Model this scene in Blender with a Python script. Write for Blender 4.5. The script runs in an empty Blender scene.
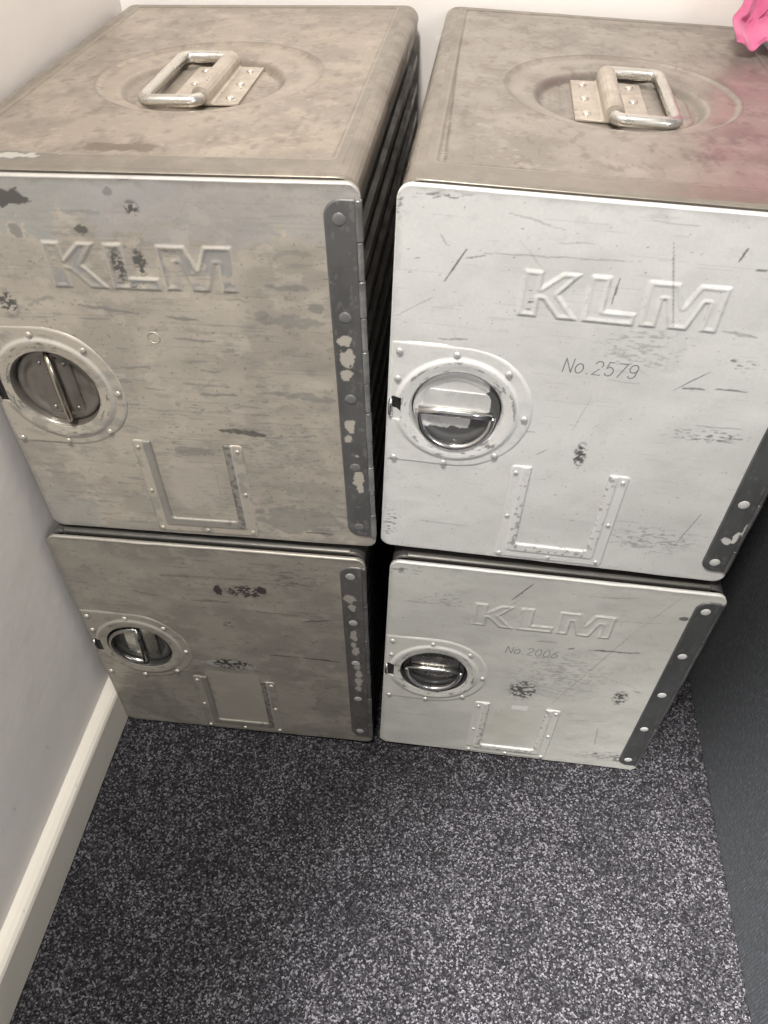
import bpy, math
import numpy as np
from mathutils import Vector, Matrix

C = bpy.context.scene.collection
SC = bpy.context.scene
rng = np.random.RandomState(7)

# ------------------------------------------------------------------ sizes (metres for placement, millimetres on the containers)
BW, BH, BD = 285.0, 309.3, 395.4          # galley container: width, height, depth (mm)
DOOR_LO, DOOR_HI = 3.6, 306.4             # door plate bottom and top (mm)
RISE = 0.3093                             # height of one container in the stack (m)

# ------------------------------------------------------------------ helpers
def link(o, parent=None):
    C.objects.link(o)
    if parent is not None:
        o.parent = parent
    return o

def tag(o, label=None, cat=None, group=None, kind=None):
    if label: o['label'] = label
    if cat: o['category'] = cat
    if group: o['group'] = group
    if kind: o['kind'] = kind
    return o

def new_mat(name):
    m = bpy.data.materials.new(name); m.use_nodes = True
    nt = m.node_tree; nt.nodes.clear()
    out = nt.nodes.new('ShaderNodeOutputMaterial')
    b = nt.nodes.new('ShaderNodeBsdfPrincipled')
    nt.links.new(b.outputs[0], out.inputs[0])
    return m, nt, b

def noise(nt, scale, detail=4, rough=.55, vec=None, stretch=None):
    tc = nt.nodes.new('ShaderNodeTexCoord')
    n = nt.nodes.new('ShaderNodeTexNoise')
    n.inputs['Scale'].default_value = scale; n.inputs['Detail'].default_value = detail
    n.inputs['Roughness'].default_value = rough
    src = tc.outputs['Object']
    if stretch:
        mp = nt.nodes.new('ShaderNodeMapping'); mp.inputs['Scale'].default_value = stretch
        nt.links.new(src, mp.inputs[0]); src = mp.outputs[0]
    nt.links.new(src, n.inputs['Vector'])
    return n

def ramp(nt, src, stops):
    r = nt.nodes.new('ShaderNodeValToRGB')
    el = r.color_ramp.elements
    while len(el) < len(stops): el.new(.5)
    for e, (p, c) in zip(el, stops):
        e.position = p; e.color = tuple(c) + (1,) if len(c) == 3 else c
    nt.links.new(src, r.inputs[0])
    return r

def bump(nt, b, src, strength, dist):
    bp = nt.nodes.new('ShaderNodeBump')
    bp.inputs['Strength'].default_value = strength; bp.inputs['Distance'].default_value = dist
    nt.links.new(src, bp.inputs['Height']); nt.links.new(bp.outputs[0], b.inputs['Normal'])
    return bp

def metal_mat(name, c0, c1, metallic, rough, scale=30, bumpd=0.0002, rvar=.12, stretch=None):
    m, nt, b = new_mat(name)
    n = noise(nt, scale, 6, .6, stretch=stretch)
    r = ramp(nt, n.outputs[0], [(.35, c0), (.65, c1)])
    nt.links.new(r.outputs[0], b.inputs['Base Color'])
    b.inputs['Metallic'].default_value = metallic
    mr = nt.nodes.new('ShaderNodeMapRange')
    mr.inputs['From Min'].default_value = .3; mr.inputs['From Max'].default_value = .7
    mr.inputs['To Min'].default_value = max(.03, rough - rvar); mr.inputs['To Max'].default_value = rough + rvar
    n2 = noise(nt, scale * 2.3, 4)
    nt.links.new(n2.outputs[0], mr.inputs[0]); nt.links.new(mr.outputs[0], b.inputs['Roughness'])
    bump(nt, b, n2.outputs[0], .5, bumpd)
    return m

def worn_mat(name, metallic, rough):
    """surface whose own paint, bare and stained areas are stored per vertex (col), broken up by fine grain"""
    m, nt, b = new_mat(name)
    at = nt.nodes.new('ShaderNodeAttribute'); at.attribute_name = 'col'
    n = noise(nt, 420, 3, .6)
    r = ramp(nt, n.outputs[0], [(.3, (.93, .93, .93)), (.7, (1.0, 1.0, 1.0))])
    mx = nt.nodes.new('ShaderNodeMix'); mx.data_type = 'RGBA'; mx.blend_type = 'MULTIPLY'
    mx.inputs[0].default_value = 1
    nt.links.new(at.outputs['Color'], mx.inputs[6]); nt.links.new(r.outputs[0], mx.inputs[7])
    nt.links.new(mx.outputs[2], b.inputs['Base Color'])
    b.inputs['Metallic'].default_value = metallic
    n2 = noise(nt, 26, 5)
    mr = nt.nodes.new('ShaderNodeMapRange')
    mr.inputs['From Min'].default_value = .3; mr.inputs['From Max'].default_value = .7
    mr.inputs['To Min'].default_value = rough - .1; mr.inputs['To Max'].default_value = rough + .1
    nt.links.new(n2.outputs[0], mr.inputs[0]); nt.links.new(mr.outputs[0], b.inputs['Roughness'])
    n3 = noise(nt, 9, 3)
    bump(nt, b, n3.outputs[0], .35, .002)
    return m

def mesh_obj(name, verts, faces, mat, parent=None, smooth=True, col=None):
    me = bpy.data.meshes.new(name)
    me.from_pydata([tuple(v) for v in verts], [], [tuple(f) for f in faces])
    if mat: me.materials.append(mat)
    if smooth: me.polygons.foreach_set('use_smooth', [True] * len(me.polygons))
    me.update()
    return link(bpy.data.objects.new(name, me), parent)

# ------------------------------------------------------------------ numpy value noise
_G = rng.rand(256, 256)
def vnoise(x, y, seed=0):
    x = x + seed * 17.31; y = y + seed * 7.77
    xi = np.floor(x).astype(int); yi = np.floor(y).astype(int)
    fx = x - xi; fy = y - yi
    fx = fx * fx * (3 - 2 * fx); fy = fy * fy * (3 - 2 * fy)
    g = lambda a, b: _G[(a + seed * 13) % 256, (b + seed * 29) % 256]
    return (g(xi, yi) * (1 - fx) + g(xi + 1, yi) * fx) * (1 - fy) + (g(xi, yi + 1) * (1 - fx) + g(xi + 1, yi + 1) * fx) * fy
def fbm(x, y, seed=0, oct=5, gain=.55):
    s = 0; a = 1; t = 0
    for k in range(oct):
        s = s + a * vnoise(x * 2 ** k, y * 2 ** k, seed + k); t += a; a *= gain
    return s / t
def sstep(a, b, x):
    t = np.clip((x - a) / (b - a), 0, 1); return t * t * (3 - 2 * t)
def mixc(c, k, t):
    t = np.clip(t, 0, 1)[..., None]; return c * (1 - t) + np.array(k) * t

# ------------------------------------------------------------------ signed distances (mm)
def sd_rrect(U, V, u0, u1, v0, v1, r):
    cx, cy = (u0 + u1) / 2, (v0 + v1) / 2
    qx = np.abs(U - cx) - (u1 - u0) / 2 + r; qy = np.abs(V - cy) - (v1 - v0) / 2 + r
    return np.hypot(np.maximum(qx, 0), np.maximum(qy, 0)) + np.minimum(np.maximum(qx, qy), 0) - r
def sd_circle(U, V, cx, cy, r): return np.hypot(U - cx, V - cy) - r
def sd_seg(U, V, a, b):
    ax, ay = a; bx, by = b; dx, dy = bx - ax, by - ay
    t = np.clip(((U - ax) * dx + (V - ay) * dy) / (dx * dx + dy * dy + 1e-9), 0, 1)
    return np.hypot(U - ax - t * dx, V - ay - t * dy), t
def sd_poly(U, V, pts):
    d = np.full(U.shape, 1e9); s = np.ones(U.shape); n = len(pts)
    for i in range(n):
        a = pts[i]; b = pts[(i + 1) % n]
        d = np.minimum(d, sd_seg(U, V, a, b)[0])
        c1 = V >= a[1]; c2 = V < b[1]
        c3 = (b[0] - a[0]) * (V - a[1]) > (b[1] - a[1]) * (U - a[0])
        s = np.where((c1 & c2 & c3) | (~c1 & ~c2 & ~c3), -s, s)
    return s * d

# ------------------------------------------------------------------ pressed sheet: a fine grid over (u,v) cut to an outline, with height and colour, and a rim
def sheet(name, u0, u1, v0, v1, res, sdf, height, color, depth, mat, parent, plane='front', base=0.0):
    nu = int(round((u1 - u0) / res)) + 1; nv = int(round((v1 - v0) / res)) + 1
    us = np.linspace(u0, u1, nu); vs = np.linspace(v0, v1, nv)
    U, V = np.meshgrid(us, vs, indexing='ij')
    cu = (us[:-1] + us[1:]) / 2; cv = (vs[:-1] + vs[1:]) / 2
    CU, CV = np.meshgrid(cu, cv, indexing='ij')
    keep = sdf(CU, CV) < 0
    idx = np.arange(nu * nv).reshape(nu, nv)
    i, j = np.nonzero(keep)
    F = np.stack([idx[i, j], idx[i + 1, j], idx[i + 1, j + 1], idx[i, j + 1]], 1)
    # boundary edges
    E = np.concatenate([F[:, [0, 1]], F[:, [1, 2]], F[:, [2, 3]], F[:, [3, 0]]])
    key = np.minimum(E[:, 0], E[:, 1]).astype(np.int64) * (nu * nv) + np.maximum(E[:, 0], E[:, 1])
    _, inv, cnt = np.unique(key, return_inverse=True, return_counts=True)
    BE = E[cnt[inv] == 1]
    bv = np.unique(BE)
    u = U.ravel().copy(); v = V.ravel().copy()
    for _ in range(2):                                            # lay the rim exactly on the outline
        e = .05
        s = sdf(u[bv], v[bv]); gx = (sdf(u[bv] + e, v[bv]) - sdf(u[bv] - e, v[bv])) / (2 * e)
        gy = (sdf(u[bv], v[bv] + e) - sdf(u[bv], v[bv] - e)) / (2 * e)
        g = np.maximum(gx * gx + gy * gy, .25)
        st = np.clip(s, -res * 1.2, res * 1.2)
        u[bv] -= st * gx / g; v[bv] -= st * gy / g
    h = height(u, v); col = color(u, v, h)
    used = np.unique(F); remap = -np.ones(nu * nv, int); remap[used] = np.arange(len(used))
    uu, vv, hh, cc = u[used], v[used], h[used], col[used]
    F = remap[F]; BE = remap[BE]; bvr = remap[bv]; n0 = len(uu)
    skirt = {}; 
    su = uu[bvr]; sv = vv[bvr]; sh = np.full(len(bvr), -depth) + 0.0
    rm2 = -np.ones(n0, int); rm2[bvr] = n0 + np.arange(len(bvr))
    SF = np.stack([BE[:, 1], BE[:, 0], rm2[BE[:, 0]], rm2[BE[:, 1]]], 1)
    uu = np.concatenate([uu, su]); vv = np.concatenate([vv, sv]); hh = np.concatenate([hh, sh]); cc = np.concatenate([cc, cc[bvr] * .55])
    FF = np.concatenate([F, SF])
    x = (uu - BW / 2) / 1000
    if plane == 'front': co = np.stack([x, -(hh + base) / 1000, vv / 1000], 1)
    else: co = np.stack([x, vv / 1000, (hh + base) / 1000], 1)
    me = bpy.data.meshes.new(name)
    me.vertices.add(len(co)); me.vertices.foreach_set('co', co.ravel())
    me.loops.add(FF.size); me.loops.foreach_set('vertex_index', FF.ravel().astype(np.int32))
    me.polygons.add(len(FF)); me.polygons.foreach_set('loop_start', (np.arange(len(FF)) * 4).astype(np.int32))
    me.polygons.foreach_set('use_smooth', np.concatenate([np.ones(len(F), bool), np.zeros(len(SF), bool)]))
    me.update(calc_edges=True)
    at = me.color_attributes.new('col', 'FLOAT_COLOR', 'POINT')
    at.data.foreach_set('color', np.concatenate([cc, np.ones((len(cc), 1))], 1).ravel().astype(np.float32))
    me.materials.append(mat)
    return link(bpy.data.objects.new(name, me), parent)

def tube(name, pts, r, mat, parent=None, seg=12, cyclic=False, caps=True):
    """pts in local mm (x, y, z)"""
    P = [Vector(p) / 1000 for p in pts]; n = len(P); vs = []; fs = []
    T = []
    for k in range(n):
        a = P[(k - 1) % n] if (cyclic or k > 0) else P[k]; b = P[(k + 1) % n] if (cyclic or k < n - 1) else P[k]
        T.append((b - a).normalized())
    ref = Vector((0, 0, 1)) if abs(T[0].z) < .9 else Vector((0, 1, 0))
    N = (ref - T[0] * ref.dot(T[0])).normalized()
    for k in range(n):
        N = (N - T[k] * N.dot(T[k])).normalized(); B = T[k].cross(N)
        for s in range(seg):
            a = 2 * math.pi * s / seg
            vs.append(P[k] + (N * math.cos(a) + B * math.sin(a)) * r / 1000)
    m = n if cyclic else n - 1
    for k in range(m):
        for s in range(seg):
            a = k * seg + s; b = k * seg + (s + 1) % seg; k2 = ((k + 1) % n) * seg
            fs.append((a, b, k2 + (s + 1) % seg, k2 + s))
    if caps and not cyclic:
        fs.append(tuple(range(seg))[::-1]); fs.append(tuple((n - 1) * seg + s for s in range(seg)))
    return mesh_obj(name, vs, fs, mat, parent)

def arc(cx, cy, r, a0, a1, n=8):
    return [(cx + r * math.cos(math.radians(a0 + (a1 - a0) * k / n)), cy + r * math.sin(math.radians(a0 + (a1 - a0) * k / n))) for k in range(n + 1)]

def prism(name, poly, d0, d1, mat, parent, plane='front', bevel=.4, smooth=False):
    """polygon (u,v) in mm extruded between heights d0..d1 above the plane, chamfered"""
    c = np.mean(poly, axis=0); n = len(poly)
    def inset(p, k):
        d = np.array(p) - c; L = np.hypot(*d); return c + d * (1 - k / max(L, 1e-6))
    rings = [[(p, d0) for p in poly], [(p, d1 - bevel) for p in poly], [(inset(p, bevel), d1) for p in poly]]
    vs = []
    for rg in rings:
        for (p, d) in rg:
            x = (p[0] - BW / 2) / 1000
            vs.append((x, -d / 1000, p[1] / 1000) if plane == 'front' else (x, p[1] / 1000, d / 1000))
    fs = []
    for k in range(2):
        for s in range(n):
            fs.append((k * n + s, k * n + (s + 1) % n, (k + 1) * n + (s + 1) % n, (k + 1) * n + s))
    fs.append(tuple(2 * n + s for s in range(n))); fs.append(tuple(range(n))[::-1])
    return mesh_obj(name, vs, fs, mat, parent, smooth)

def rivet(cu, cv, r, h, base, mat, parent, plane='front'):
    """domed rivet head with its washer ring"""
    prof = [(1.0, 0), (1.0, .25), (.93, .5), (.75, .8), (.45, .96), (0.0, 1.0)]
    seg = 14; vs = []; fs = []
    for (a, b) in prof[:-1]:
        for s in range(seg):
            t = 2 * math.pi * s / seg
            u = cu + r * a * math.cos(t); v = cv + r * a * math.sin(t); d = base + h * b
            x = (u - BW / 2) / 1000
            vs.append((x, -d / 1000, v / 1000) if plane == 'front' else (x, v / 1000, d / 1000))
    x = (cu - BW / 2) / 1000; d = base + h
    vs.append((x, -d / 1000, cv / 1000) if plane == 'front' else (x, cv / 1000, d / 1000))
    m = len(prof) - 1
    for k in range(m - 1):
        for s in range(seg): fs.append((k * seg + s, k * seg + (s + 1) % seg, (k + 1) * seg + (s + 1) % seg, (k + 1) * seg + s))
    for s in range(seg): fs.append(((m - 1) * seg + s, (m - 1) * seg + (s + 1) % seg, len(vs) - 1))
    return mesh_obj('rivet', vs, fs, mat, parent)
# wear marks on each door, millimetres
MARKS = {
    'B': [
        ('L', 89.3, 221.0, 131.3, 216.2, 1.6, 0.8), ('L', 148.3, 214.8, 171.5, 213.6, 1.6, 0.8), ('L', 105.4, 172.9, 128.5, 173.3, 1.4, 0.8), 
        ('L', 150.3, 198.8, 179.5, 197.1, 1.4, 0.7), ('L', 86.9, 211.1, 109.6, 211.4, 1, 0.7), ('L', 120.4, 155.7, 136.0, 154.9, 1, 0.7), 
        ('L', 168.5, 119.6, 204.5, 118.3, 3.2, 0.9), ('L', 222.0, 117.7, 243.4, 119.2, 1.6, 0.7), ('L', 219.4, 239.5, 248.6, 239.3, 2.5, 0.7), 
        ('L', 212.1, 215.5, 256.3, 214.6, 6, 0.6), ('L', 218.6, 261.6, 253.2, 262.9, 2.5, 0.4), ('L', 215.4, 156.3, 260.1, 153.9, 4, 0.6), 
        ('L', 160.3, 152.9, 188.5, 152.9, 1.6, 0.7), ('L', 164.2, 172.9, 178.0, 172.8, 1.6, 0.7), ('L', 224.3, 15.0, 247.4, 16.0, 1.2, 1), 
        ('L', 151.3, 180.4, 169.2, 179.8, 1, 0.6), ('L', 192.0, 229.2, 208.6, 228.5, 1.4, 0.5), ('L', 98.1, 285.6, 123.5, 285.1, 2, 0.4), 
        ('L', 8.4, 67.8, 42.2, 66.2, 2, 0.35), ('L', 41.9, 37.0, 67.9, 35.8, 2, 0.35), ('L', 53.3, 219.4, 72.9, 226.9, 2, 0.5), 
        ('L', 95.0, 120.2, 105.8, 116.1, 1.6, 0.5), ('L', 181.2, 144.5, 204.8, 142.4, 1.5, 0.5), ('L', 158.2, 79.8, 158.2, 47.3, 1, 0.3), 
        ('G', 252.6, 226.1, 5.9, 3.6, 0.7), ('G', 215.2, 218.6, 4.7, 4.5, 0.5), ('G', 221.5, 30.1, 40.4, 18.0, 0.55), 
        ('G', 262.2, 195.2, 8.2, 3.1, 0.4), ('G', 74.5, 308.4, 11.4, 1.8, 1), ('G', 66.2, 293.3, 12.9, 6.8, 1), ('G', 143.2, 306.5, 8.0, 1.7, 1), 
        ('G', 128.8, 307.3, 3.0, 1.7, 1), ('G', 131.8, 298.6, 3.7, 3.0, 0.8), ('S', 143.9, 288.2, 5.7, 5.6, 1), ('G', 107.3, 274.0, 5.2, 2.6, 0.9), 
        ('G', 63.9, 272.0, 4.0, 5.3, 0.8), ('S', 126.1, 250.9, 5.4, 14.0, 1.2), ('S', 140.7, 253.5, 5.4, 11.0, 1.2), 
        ('S', 130.0, 237.9, 17.7, 4.3, 0.9), ('S', 39.3, 220.3, 8.8, 12.4, 1.1), ('S', 209.0, 99.2, 39.1, 31.4, 0.5), 
        ('S', 150.7, 142.5, 15.3, 4.6, 0.8), ('G', 145.6, 98.4, 18.6, 5.2, 0.5), ('G', 87.2, 7.7, 54.4, 10.2, 0.35), 
        ('G', 20.4, 52.2, 35.6, 21.3, 0.25), ('S', 152.2, 46.7, 25.6, 23.5, 0.4), 
    ],
    'A': [
        ('G', 147.6, 250.9, 4.8, 8.8, 1), ('S', 172.8, 251.2, 20.7, 10.2, 1.3), ('G', 189.1, 256.1, 4.7, 5.7, 1), 
        ('L', 223.0, 213.9, 250.8, 219.2, 1.4, 0.8), ('L', 184.7, 155.4, 214.9, 154.8, 1.2, 0.9), ('L', 218.0, 155.3, 255.0, 154.1, 1.4, 0.9), 
        ('S', 149.1, 200.6, 8.9, 6.4, 0.8), ('S', 142.7, 133.4, 25.5, 10.9, 1.1), ('L', 117.9, 232.7, 156.3, 234.8, 2, 0.4), 
        ('L', 96.3, 265.5, 189.0, 269.8, 2, 0.3), ('L', 61.9, 240.1, 89.5, 234.9, 1.5, 0.4), ('G', 104.8, 79.4, 11.3, 41.3, 0.25), 
        ('L', 73.0, 29.6, 83.2, 23.0, 1, 0.6), ('L', 164.2, 224.0, 221.0, 222.6, 1.2, 0.4), ('G', 240.6, 82.9, 21.5, 51.0, 0.2), 
        ('G', 46.2, 39.5, 35.6, 33.0, 0.2), ('S', 216.5, 273.2, 36.0, 16.7, 0.5), 
    ],
    'C': [
        ('L', 32.5, 247.9, 44.3, 270.6, 0.9, 0.9), ('L', 43.8, 264.9, 56.7, 268.0, 0.7, 0.6), ('L', 4.3, 221.8, 27.1, 237.1, 0.7, 0.35), 
        ('L', 31.6, 207.0, 53.1, 209.4, 0.9, 0.6), ('L', 65.3, 295.1, 100.7, 287.6, 0.8, 0.35), ('L', 191.7, 185.0, 211.0, 202.4, 0.8, 0.7), 
        ('L', 196.3, 187.2, 212.3, 188.3, 1, 0.8), ('L', 217.7, 189.8, 239.7, 190.1, 1, 0.8), ('L', 202.3, 277.8, 204.8, 286.6, 1, 0.9), 
        ('L', 213.4, 273.9, 220.3, 273.9, 1, 0.8), ('L', 137.7, 261.2, 137.2, 243.7, 1, 0.8), ('L', 162.5, 286.2, 178.0, 231.4, 0.7, 0.6), 
        ('S', 225.2, 211.0, 15.7, 5.1, 0.8), ('S', 223.8, 150.8, 35.8, 6.9, 0.8), ('S', 143.3, 122.3, 5.6, 13.2, 2.2), 
        ('L', 133.2, 143.2, 140.5, 173.7, 0.8, 0.25), ('L', 208.4, 232.6, 230.7, 230.1, 1.6, 0.5), ('L', 235.2, 40.0, 244.8, 78.5, 0.8, 0.6), 
        ('L', 213.2, 158.2, 248.1, 159.3, 0.8, 0.5), ('L', 52.4, 268.9, 146.7, 272.3, 0.7, 0.4), ('L', 112.1, 117.9, 119.6, 124.7, 1, 0.4), 
        ('S', 25.4, 301.4, 28.4, 3.4, 0.8), ('S', 0.9, 293.5, 4.7, 9.5, 1), ('S', 7.4, 33.6, 8.2, 23.8, 0.8), 
        ('L', 98.2, 279.5, 121.1, 281.7, 0.7, 0.3), ('L', 82.9, 137.4, 107.9, 138.0, 0.9, 0.5), ('L', 140.1, 297.2, 173.9, 296.7, 0.7, 0.3), 
        ('L', 172.2, 59.5, 202.8, 61.0, 0.7, 0.3), ('L', 31.8, 37.4, 72.8, 35.8, 0.8, 0.35), ('L', 27.4, 277.8, 32.8, 271.4, 0.8, 0.4), 
        ('S', 87.0, 241.2, 3.7, 9.6, 0.9), ('S', 162.3, 213.5, 36.7, 22.5, 0.35), ('S', 215.2, 43.7, 44.6, 18.1, 0.5), 
        ('L', 74.8, 279.1, 95.0, 258.9, 0.6, 0.25), ('L', 146.5, 188.4, 169.1, 187.9, 0.6, 0.3), 
    ],
    'D': [
        ('L', 108.8, 272.6, 123.9, 296.7, 1.1, 0.9), ('L', 187.6, 213.1, 234.3, 215.8, 1.6, 0.8), ('L', 169.6, 211.3, 175.5, 214.0, 2, 0.8), 
        ('L', 139.9, 218.2, 159.0, 218.7, 1.2, 0.5), ('L', 171.4, 117.0, 220.8, 243.8, 0.8, 0.4), ('L', 220.8, 243.8, 251.2, 307.5, 0.7, 0.35), 
        ('S', 234.4, 141.5, 8.4, 14.0, 1.5), ('L', 243.4, 155.9, 251.1, 155.7, 1.2, 0.6), ('L', 230.4, 45.8, 226.4, 82.3, 0.9, 0.5), 
        ('S', 140.1, 136.2, 16.3, 19.6, 1.3), ('L', 171.5, 287.4, 214.2, 292.0, 0.8, 0.4), ('G', 257.1, 272.0, 4.0, 2.7, 0.9), 
        ('S', 170.5, 168.8, 54.5, 51.8, 0.4), ('L', 11.4, 255.9, 47.2, 256.4, 1, 0.35), ('L', 15.1, 67.6, 52.5, 67.7, 0.9, 0.35), 
        ('L', 188.3, 258.3, 239.5, 261.7, 0.8, 0.35), ('S', 9.5, 296.3, 25.5, 6.5, 0.8), ('L', 187.1, 180.6, 249.3, 158.9, 0.6, 0.3), 
        ('L', 185.8, 89.2, 235.4, 96.3, 0.8, 0.25), ('L', 100.9, 254.3, 115.6, 273.7, 0.7, 0.4), ('S', 251.9, 26.9, 40.3, 12.7, 0.8), 
        ('S', 51.1, 262.7, 26.1, 11.2, 0.5), 
    ],
}

# ------------------------------------------------------------------ the embossed letters and the stamped numbers (mm on the door)
LETTERS = [
    [(81, 261), (92, 261), (92.3, 250), (104.5, 261), (115, 261), (103.5, 246.5), (117.5, 230.5), (105.5, 230.5), (95, 242.5), (92.3, 243), (92.3, 230.5), (81, 230.5)],
    [(121.5, 261), (133, 261), (133.3, 238.5), (153, 238.5), (153, 230.5), (121.5, 230.5)],
    [(157, 231), (156, 261), (174, 261), (180.2, 246), (186.5, 261), (204, 261), (204, 231), (194.6, 231), (194.6, 250), (192, 250), (186, 231), (175, 231), (169, 250), (166.6, 250), (166.6, 231)],
]
OFFS = {'A': (0, 0), 'B': (-2.5, 4.0), 'C': (0, 0), 'D': (-2.6, 2.4)}
def letters(key):
    a, b = OFFS[key]
    return [[(u + a, v + b) for u, v in P] for P in LETTERS]
def ell(cx, cy, rx, ry, a0, a1, n=10):
    return [(cx + rx * math.cos(math.radians(a0 + (a1 - a0) * k / n)), cy + ry * math.sin(math.radians(a0 + (a1 - a0) * k / n))) for k in range(n + 1)]
GLYPH = {   # unit cell 0..0.6 wide, 0..1 high
    'N': [[(0, 0), (0, 1), (.55, 0), (.55, 1)]],
    'o': [ell(.26, .35, .26, .35, 0, 360, 16)],
    '.': [[(.06, .0), (.10, .04)]],
    '0': [ell(.28, .5, .27, .5, 0, 360, 18)],
    '2': [ell(.28, .74, .26, .26, 170, -35, 10) + [(0, 0), (.56, 0)]],
    '5': [[(.52, 1), (.12, 1), (.06, .56)] + ell(.27, .33, .28, .32, 130, -150, 12)],
    '6': [[(.46, 1), (.1, .55)] + ell(.28, .3, .27, .3, 160, -200, 16)],
    '7': [[(0, 1), (.56, 1), (.16, 0)]],
    '9': [ell(.28, .7, .27, .29, 0, 360, 16), [(.55, .7), (.52, .3)] + ell(.27, .28, .25, .28, 0, -150, 8)],
}
def number_strokes(text, u0, v0, height, pitch, slant=.12):
    out = []; u = u0
    for ch in text:
        for st in GLYPH[ch]:
            out.append([(u + (x + slant * y) * height * .92, v0 + y * height) for x, y in st])
        u += pitch * (.55 if ch == '.' else 1)
    return out

LC = (50.0, 150.0)                         # centre of the latch recess
def sd_latch_outline(U, V):                # plate: straight on the hinge-far side, round on the other
    a = sd_circle(U, V, 51, 151, 52.5)
    b = sd_rrect(U, V, 1.2, 52, 98.5, 203.5, 1.5)
    return np.maximum(np.minimum(a, b), 1.2 - U)

HOLD_OUT = (96.2, 184.0, 7.0, 106.5); HOLD_MID = (104.6, 175.4, 15.5, 140); HOLD_IN = (111.5, 168.8, 24.0, 160)
def sd_holder(U, V):
    o = sd_rrect(U, V, HOLD_OUT[0], HOLD_OUT[1], HOLD_OUT[2], HOLD_OUT[3], 3)
    i = sd_rrect(U, V, HOLD_IN[0], HOLD_IN[1], HOLD_IN[2], HOLD_IN[3], 3)
    return np.maximum(o, -i)

def marks_on(c, U, V, marks, dark):
    for m in marks:
        if m[0] == 'L':
            _, a, b, a2, b2, w, s = m
            wob = (fbm(U / 6, V / 6, 31, 2) - .5) * w * 1.6
            d, t = sd_seg(U + wob * .5, V + wob, (a, b), (a2, b2))
            br = .55 + .9 * fbm(U / 3.0, V / 1.5, 17, 3)
            k = (1 - sstep(w * .28, w * .62, d / (.35 + 1.1 * np.sqrt(np.clip(t * (1 - t) * 4, 0, 1)) * br))) * s
            c = mixc(c, dark, k * np.clip(br, 0, 1))
        else:
            _, a, b, ru, rv, s = m
            q = np.hypot((U - a) / max(ru, .5), (V - b) / max(rv, .5))
            if m[0] == 'S':
                n = fbm(U / 2.6, V / 1.8, 41, 3)
                big = s < .95
                if big: n = fbm(U / 4.5, V / 1.3, 47, 4)
                k = sstep(.43 if s == 1.2 else .50 if not big else .60, .58 if s == 1.2 else .62 if not big else .78, n + .16 * (1 - q)) * (1 - sstep(.5, 1.1, q)) * min(s, 1.2)
            else:
                n = fbm(U / 7, V / 4, 43, 5)
                k = (1 - sstep(.80, .92, q + (n - .5) * 1.2)) * s
            c = mixc(c, dark, k)
    return c

# look of each of the four: base paint, second tone, worn tone, dark marks, bare rim
LOOK = {
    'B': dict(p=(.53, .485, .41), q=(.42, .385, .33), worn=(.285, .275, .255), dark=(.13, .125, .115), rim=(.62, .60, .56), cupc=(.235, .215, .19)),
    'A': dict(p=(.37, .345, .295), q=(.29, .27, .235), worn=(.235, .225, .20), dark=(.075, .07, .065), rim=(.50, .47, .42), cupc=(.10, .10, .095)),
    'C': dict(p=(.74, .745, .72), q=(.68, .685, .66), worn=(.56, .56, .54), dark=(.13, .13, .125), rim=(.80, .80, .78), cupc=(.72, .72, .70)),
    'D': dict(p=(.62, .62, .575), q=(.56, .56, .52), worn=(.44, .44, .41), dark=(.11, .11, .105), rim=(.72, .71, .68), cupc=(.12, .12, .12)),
}

def streaks(U, V, seed, thr, su=26, sv=2.2):
    n = fbm(U / su, V / sv, seed, 4); g = fbm(U / 60, V / 45, seed + 5, 3)
    return sstep(thr, thr + .05, n + (g - .5) * .35)

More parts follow.
